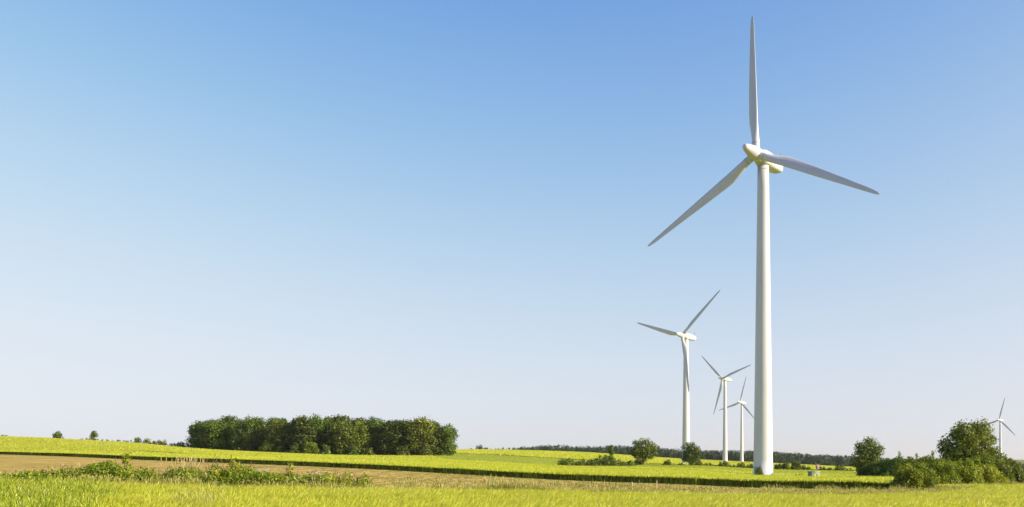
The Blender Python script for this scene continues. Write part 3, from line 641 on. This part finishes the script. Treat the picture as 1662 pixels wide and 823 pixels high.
for q, (u, w_, yl, yh, nn, lb) in enumerate([(437, 34, 759, 766, 12, 'white umbel flowers left of the narrow leafy column'), (512, 40, 764, 771, 12, 'flat white umbels above the low herbs in the margin'), (770, 16, 783, 788, 6, 'small white umbels near the tall bright tuft'), (51, 8, 769, 773, 2, 'two white flowers among the far left herbs')]):
    grass_clump(u, w_, nn, yl, yh, 840+q, lb, mat='grass', kind='umbel_flowers', cat='flowers', flower=True, wd=.012, group='white umbel flowers')

# ---------------------------------------------------------------- wind turbines
def blade_mesh(L_):
    rs = np.array([1.0, 1.6, 2.4, 3.2, 4.2, 5.4, 6.8, 8.5, 11, 14, 17, 20, 23, 25.2, 26.8, 27.8, 28.3, 28.5]) * L_/28.5
    ch = np.array([1.56, 1.56, 1.56, 1.6, 1.78, 2.02, 2.2, 2.18, 1.98, 1.82, 1.56, 1.32, 1.08, .92, .76, .58, .36, .1])
    th = np.array([1, 1, 1, .92, .72, .5, .37, .31, .27, .24, .22, .2, .19, .18, .18, .18, .18, .2])
    tw = np.radians(np.interp(rs, [3, 6, 12, 20, 28], [20, 17, 9, 4, 1]))
    a = np.linspace(0, 2*np.pi, 28, endpoint=False); V = []
    for r, c, h, w_, k in zip(rs, ch, th, tw, range(len(rs))):
        b = np.clip((k - 2)/4, 0, 1)
        x = .5*c*np.cos(a) - b*.22*c; yy_ = .5*c*h*np.sin(a)*(1 - b*.55*(1 - np.cos(a))/2) + b*c*.03*(1 - np.cos(a)**2)
        V.append(np.stack([x*np.cos(w_) - yy_*np.sin(w_), x*np.sin(w_) + yy_*np.cos(w_), np.full_like(x, r)], 1))   # x = direction of travel, y = upwind
    V[-1][:, :] -= 0
    n = 28; m = len(rs); V = np.concatenate(V); i_ = np.arange(m-1)[:, None]*n; j_ = np.arange(n)[None]; k_ = (j_+1) % n
    Q = np.stack([i_+j_, i_+k_, i_+n+k_, i_+n+j_], -1).reshape(-1, 4)
    V = np.concatenate([V, [[V[-n:, 0].mean(), V[-n:, 1].mean(), rs[-1] + .05]]])
    Tr = np.stack([(m-1)*n + np.arange(n), (m-1)*n + (np.arange(n)+1) % n, np.full(n, m*n)], 1)
    return mesh_np('blade', V, [Q, Tr], M['blade'], smooth=True)

def revolve(prof, n=32):
    """prof: (x along axis, radius)"""
    prof = np.asarray(prof, float); a = np.linspace(0, 2*np.pi, n, endpoint=False)
    V = np.stack([np.repeat(prof[:, 0:1], n, 1), prof[:, 1:2]*np.cos(a)[None], prof[:, 1:2]*np.sin(a)[None]], -1).reshape(-1, 3)
    m = len(prof); i_ = np.arange(m-1)[:, None]*n; j_ = np.arange(n)[None]; k_ = (j_+1) % n
    return V, np.stack([i_+j_, i_+k_, i_+n+k_, i_+n+j_], -1).reshape(-1, 4)

from mathutils import Matrix, Vector
BL = blade_mesh(28.9)
hubV, hubQ = revolve([(5.0, .02), (4.95, .3), (4.8, .5), (4.4, .68), (3.4, .92), (2.2, 1.16), (1.2, 1.3), (.2, 1.36), (-.9, 1.36), (-1.1, 1.3), (-1.12, .2)])
HUBM = mesh_np('rotor_hub', hubV, [hubQ], M['paint'], smooth=True)
ringV, ringQ = tube([[0, 0, 2.15], [0, 0, 2.27]], [.795, .795], 24)
RINGM = mesh_np('root_seam', ringV, [ringQ], M['seam'], smooth=True)
# nacelle: rounded box swept along the axis
nx = [-1.2, -1.35, -2.2, -3.5, -5.5, -8, -9.6, -10.2, -10.4]; nw = [1.0, 1.25, 1.42, 1.5, 1.5, 1.38, 1.2, .95, .5]; nhh = [1.0, 1.25, 1.45, 1.5, 1.5, 1.3, 1.1, .85, .45]
a = np.linspace(0, 2*np.pi, 32, endpoint=False); ca = np.sign(np.cos(a))*np.abs(np.cos(a))**.55; sa = np.sign(np.sin(a))*np.abs(np.sin(a))**.55
V = np.concatenate([np.stack([np.full(32, x), ca*w_, sa*h_ + .1], 1) for x, w_, h_ in zip(nx, nw, nhh)])
i_ = np.arange(len(nx)-1)[:, None]*32; j_ = np.arange(32)[None]; k_ = (j_+1) % 32
Q = np.stack([i_+j_, i_+k_, i_+32+k_, i_+32+j_], -1).reshape(-1, 4)
V = np.concatenate([V, [[nx[-1]-.02, 0, .1]]]); cap = np.stack([(len(nx)-1)*32 + np.arange(32), (len(nx)-1)*32 + (np.arange(32)+1) % 32, np.full(32, len(nx)*32)], 1)
NACM = mesh_np('nacelle', V, [Q, cap], M['paint'], smooth=True)
Gm = Geo(); Gm.add(*tube([[-9.2, .3, 1.2], [-9.2, .3, 2.6]], [.05, .05], 6)); Gm.add(*tube([[-9.2, -.2, 2.5], [-9.2, .8, 2.5]], [.05, .05], 6)); Gm.add(*tube([[-9.2, .8, 2.5], [-9.2, .8, 2.85]], [.12, .12], 6))
MASTM = Gm.mesh('weather_mast', M['seam'])

def turbine(base, hub, yaw, phase, tilt, label, r_bot=1.99, r_top=1.12):
    yaw, phase, tilt = R(yaw), R(phase), R(tilt)
    hub = np.array(hub); nd = np.array([-math.sin(yaw)*math.cos(tilt), -math.cos(yaw)*math.cos(tilt), math.sin(tilt)])
    rt = np.array([math.cos(yaw), -math.sin(yaw), 0]); up = np.cross(rt, nd) if np.cross(rt, nd)[2] > 0 else np.cross(nd, rt)
    ax = hub - nd*3.1                                      # tower axis passes behind the hub
    root = empty('wind_turbine', (ax[0], ax[1], base)); tag(root, label, 'wind turbine', 'wind turbines')
    Ht = ax[2] - 1.35 - base
    zz = np.array([-.5, 0, 1.35, 1.36] + list(np.linspace(4, Ht, 14)) + [Ht]); fr = np.clip(zz/Ht, 0, 1)
    rr = r_bot + (r_top - r_bot)*(fr**.92); rr[:3] += .07
    Vt, Qt = tube(np.stack([0*zz, 0*zz, zz], 1), rr, 48)
    tw = link('tower', mesh_np('tower', Vt, [Qt], M['paint'], smooth=True), root)
    for fz in (.30, .62, .985):
        z_ = Ht*fz; r_ = r_bot + (r_top - r_bot)*(fz**.92) + .012
        Vs, Qs = tube([[0, 0, z_], [0, 0, z_ + .07]], [r_, r_], 48); link('flange', mesh_np('flange', Vs, [Qs], M['seam' if fz > .9 else 'blade'], smooth=True), tw)
    Vy, Qy = revolve([(0, r_top*.9), (0, r_top + .2), (.55, r_top + .28), (.9, r_top + .1)], 40); Vy = Vy[:, [2, 1, 0]] + [0, 0, Ht]
    link('yaw_ring', mesh_np('yaw_ring', Vy, [Qy], M['paint'], smooth=True), root)
    yv = np.cross(up, nd)   # completes a right-handed frame with x = nose direction, z = up
    Mh = Matrix(((nd[0], yv[0], up[0], hub[0]-ax[0]), (nd[1], yv[1], up[1], hub[1]-ax[1]), (nd[2], yv[2], up[2], hub[2]-base), (0, 0, 0, 1)))
    nc = link('nacelle', NACM, root); nc.matrix_local = Mh; link('weather_mast', MASTM, nc)
    link('rotor_hub', HUBM, root).matrix_local = Mh
    for k in range(3):
        a_ = phase + k*2*math.pi/3; s = rt*math.sin(a_) + up*math.cos(a_); m_ = rt*math.cos(a_) - up*math.sin(a_)
        cone = R(2); s2 = s*math.cos(cone) + nd*math.sin(cone); n2 = nd*math.cos(cone) - s*math.sin(cone)
        b = link('blade', BL, root)
        b.matrix_local = Matrix(((m_[0], n2[0], s2[0], hub[0]-ax[0]), (m_[1], n2[1], s2[1], hub[1]-ax[1]), (m_[2], n2[2], s2[2], hub[2]-base), (0, 0, 0, 1)))
        link('root_seam', RINGM, b)
    return root
turbine(-4.4, (49.1, 206, 61.1), 40.5, -3.2, 5.4, 'tall white wind turbine nearest the camera with one blade pointing straight up')
turbine(-3.9, (82.3, 495, 59.2), 45.5, 47.6, 5, 'second largest white wind turbine with one blade hanging down its tower')
turbine(-4.9, (164.5, 800, 61.9), 50, 72.4, 5, 'mid-distance white wind turbine between two others with a Y-shaped rotor')
turbine(-6.4, (250.7, 1125, 61.1), 47, 13.4, 6, 'small distant white wind turbine just left of the tallest tower')
turbine(-20, (609, 1280, 47.2), 50, 13.8, 4, 'distant white wind turbine at the far right behind the large tree')

# ---------------------------------------------------------------- small things
def bx(G, c, s):
    c = np.array(c); s = np.array(s)/2
    v = np.array([[x, y, z] for x in (-1, 1) for y in (-1, 1) for z in (-1, 1)])*s + c
    G.add(v, np.array([[0, 1, 3, 2], [4, 6, 7, 5], [0, 4, 5, 1], [2, 3, 7, 6], [0, 2, 6, 4], [1, 5, 7, 3]]))
M['kiosk'] = noise_mat('kiosk_green', [(.3, (.20, .235, .11)), (.7, (.27, .30, .15))], scale=(3, 3, 3), rough=.6)
M['kioskroof'] = noise_mat('kiosk_roof', [(.3, (.30, .30, .22)), (.7, (.38, .38, .28))], scale=(3, 3, 3), rough=.8)
p = at(1321, 150); ks = empty('transformer_kiosk', p, R(28)); tag(ks, 'small pale green transformer kiosk standing in the crop right of the tallest tower', 'kiosk')
G = Geo(); bx(G, (0, 0, .65), (1.5, .9, 1.7)); link('cabinet', G.mesh('cabinet', M['kiosk']), ks)
G = Geo(); bx(G, (0, 0, 1.555), (1.66, 1.06, .1)); link('roof', G.mesh('roof', M['kioskroof']), ks)
for sx in (-.42, .42):
    G = Geo(); bx(G, (sx*.85, -.465, .6), (.68, .024, 1.2)); dr = link('door', G.mesh('door', M['kiosk']), ks)
    G = Geo(); bx(G, (sx*.25, -.495, .7), (.05, .03, .16)); link('handle', G.mesh('handle', M['seam']), dr)
M['post'] = noise_mat('grey_post', [(.3, (.45, .45, .42)), (.7, (.58, .58, .54))], scale=(5, 5, 5), rough=.8)
M['woodpost'] = noise_mat('pale_wood_post', [(.3, (.40, .33, .2)), (.7, (.55, .47, .3))], scale=(5, 5, 5), rough=.9)
for u, yt, d, lb in [(1179, 763, 190, 'thin grey post in the crop farthest left of the tallest tower'), (1194, 763, 188, 'thin grey post in the crop close left of the tallest tower'), (1272, 765.5, 180, 'thin grey post in the crop close right of the tallest tower'),
                     (1283, 765.5, 178, 'thin grey post in the crop beside the low weeds'), (1318, 766.5, 146, 'thin grey post directly in front of the green kiosk'), (1341, 769, 146, 'thin grey post right of the green kiosk')]:
    p = at(u, d); H = hgt(u, yt, d); o = empty('fence_post', p); tag(o, lb, 'post', 'thin grey posts round the turbine')
    G = Geo(); G.add(*tube([[0, 0, -.2], [.01, 0, H*.5], [0, 0, H]], [.04, .035, .03], 8)); link('shaft', G.mesh('shaft', M['post'], True), o)
    G = Geo(); G.add(*tube([[0, 0, H], [0, 0, H+.04]], [.045, .02], 8)); link('cap', G.mesh('cap', M['post'], True), o)
for u, yt, lb in [(1025, 782, 'short pale marker stake at the edge of the ploughed field'), (1065, 780, 'taller pale marker stake right of the short one in the margin')]:
    d = 52; p = at(u, d); H = hgt(u, yt, d); o = link('marker_stake', None or Geo().add(*tube([[0, 0, -.2], [.02, 0, H*.6], [.03, 0, H]], [.03, .028, .022], 7)).mesh('marker_stake', M['woodpost'], True), loc=p); tag(o, lb, 'stake', 'pale marker stakes')
# weeds at the tower foot and in the crop
build_shrub('shrub', at(1232, 200.5), px(18, 200), px(12, 200), hgt(1232, 758.5, 200), 901, 'small bush growing against the foot of the tallest tower', mat='shrub_leaf', leaf=.2, n=14, per=.9, tmean=.4, sprigs=4)
build_shrub('shrub', at(1291, 176), px(10, 176), px(9, 176), hgt(1291, 769, 176), 902, 'low dark weed patch in the crop left of the kiosk', mat='shrub_leaf', leaf=.16, n=7, tmean=.35)
build_shrub('shrub', at(1299, 174), px(9, 174), px(8, 174), hgt(1299, 768, 174), 903, 'small upright weed beside the low dark patch near the kiosk', mat='shrub_leaf', leaf=.16, n=6, tmean=.55)
# far hut and bale
M['brick'] = noise_mat('pale_render', [(.3, (.40, .36, .28)), (.7, (.48, .42, .32))], scale=(2, 2, 2)); M['tile'] = noise_mat('red_tile', [(.3, (.36, .2, .14)), (.7, (.46, .27, .2))], scale=(2, 2, 2))
p = at(1327, 302); h_ = empty('hut', p, R(20)); tag(h_, 'tiny pale hut with reddish roof among the far bushes', 'hut')
G = Geo(); bx(G, (0, 0, .8), (.8, .8, 1.8)); link('wall', G.mesh('wall', M['brick']), h_)
G = Geo(); G.add([[-.5, -.5, 1.72], [.5, -.5, 1.72], [.5, .5, 1.72], [-.5, .5, 1.72], [-.5, 0, 2.2], [.5, 0, 2.2]], [[0, 1, 5, 4], [2, 3, 4, 5], [0, 3, 2, 1]]); G.add([[-.5, -.5, 1.72], [-.5, .5, 1.72], [-.5, 0, 2.2], [.5, -.5, 1.72], [.5, .5, 1.72], [.5, 0, 2.2]], [[1, 0, 2], [3, 4, 5]])
link('roof', G.mesh('roof', M['tile']), h_)
M['wrap'] = noise_mat('bale_wrap', [(.3, (.66, .66, .62)), (.7, (.78, .78, .74))], scale=(2, 2, 2), rough=.5)
for u, d, lb in [(1387, 285, 'pale wrapped bale at the edge of the green strip by the hedge'), (1098, 640, 'tiny pale wrapped bale far off in the yellow field')]:
    Vb, Qb = revolve([(-.3, .02), (-.3, .30), (-.26, .34), (.26, .34), (.3, .30), (.3, .02)], 20); p = at(u, d)
    o = link('wrapped_bale', mesh_np('wrapped_bale', Vb, [Qb], M['wrap'], smooth=False), loc=p + [0, 0, .34]); o.rotation_euler = (0, 0, R(25)); tag(o, lb, 'bale', 'pale wrapped bales')

# ---------------------------------------------------------------- haze over the fields
hz, N, L = new_mat('haze_air'); pv = N.new('ShaderNodeVolumePrincipled'); pv.inputs['Color'].default_value = (1, .97, .93, 1); pv.inputs['Density'].default_value = .00004; pv.inputs['Anisotropy'].default_value = .2
ho = N.new('ShaderNodeOutputMaterial'); L.new(pv.outputs[0], ho.inputs['Volume'])
G = Geo(); bx(G, (0, 4300, 39), (17000, 9600, 114)); o = link('haze', G.mesh('haze', hz)); o['kind'] = 'stuff'
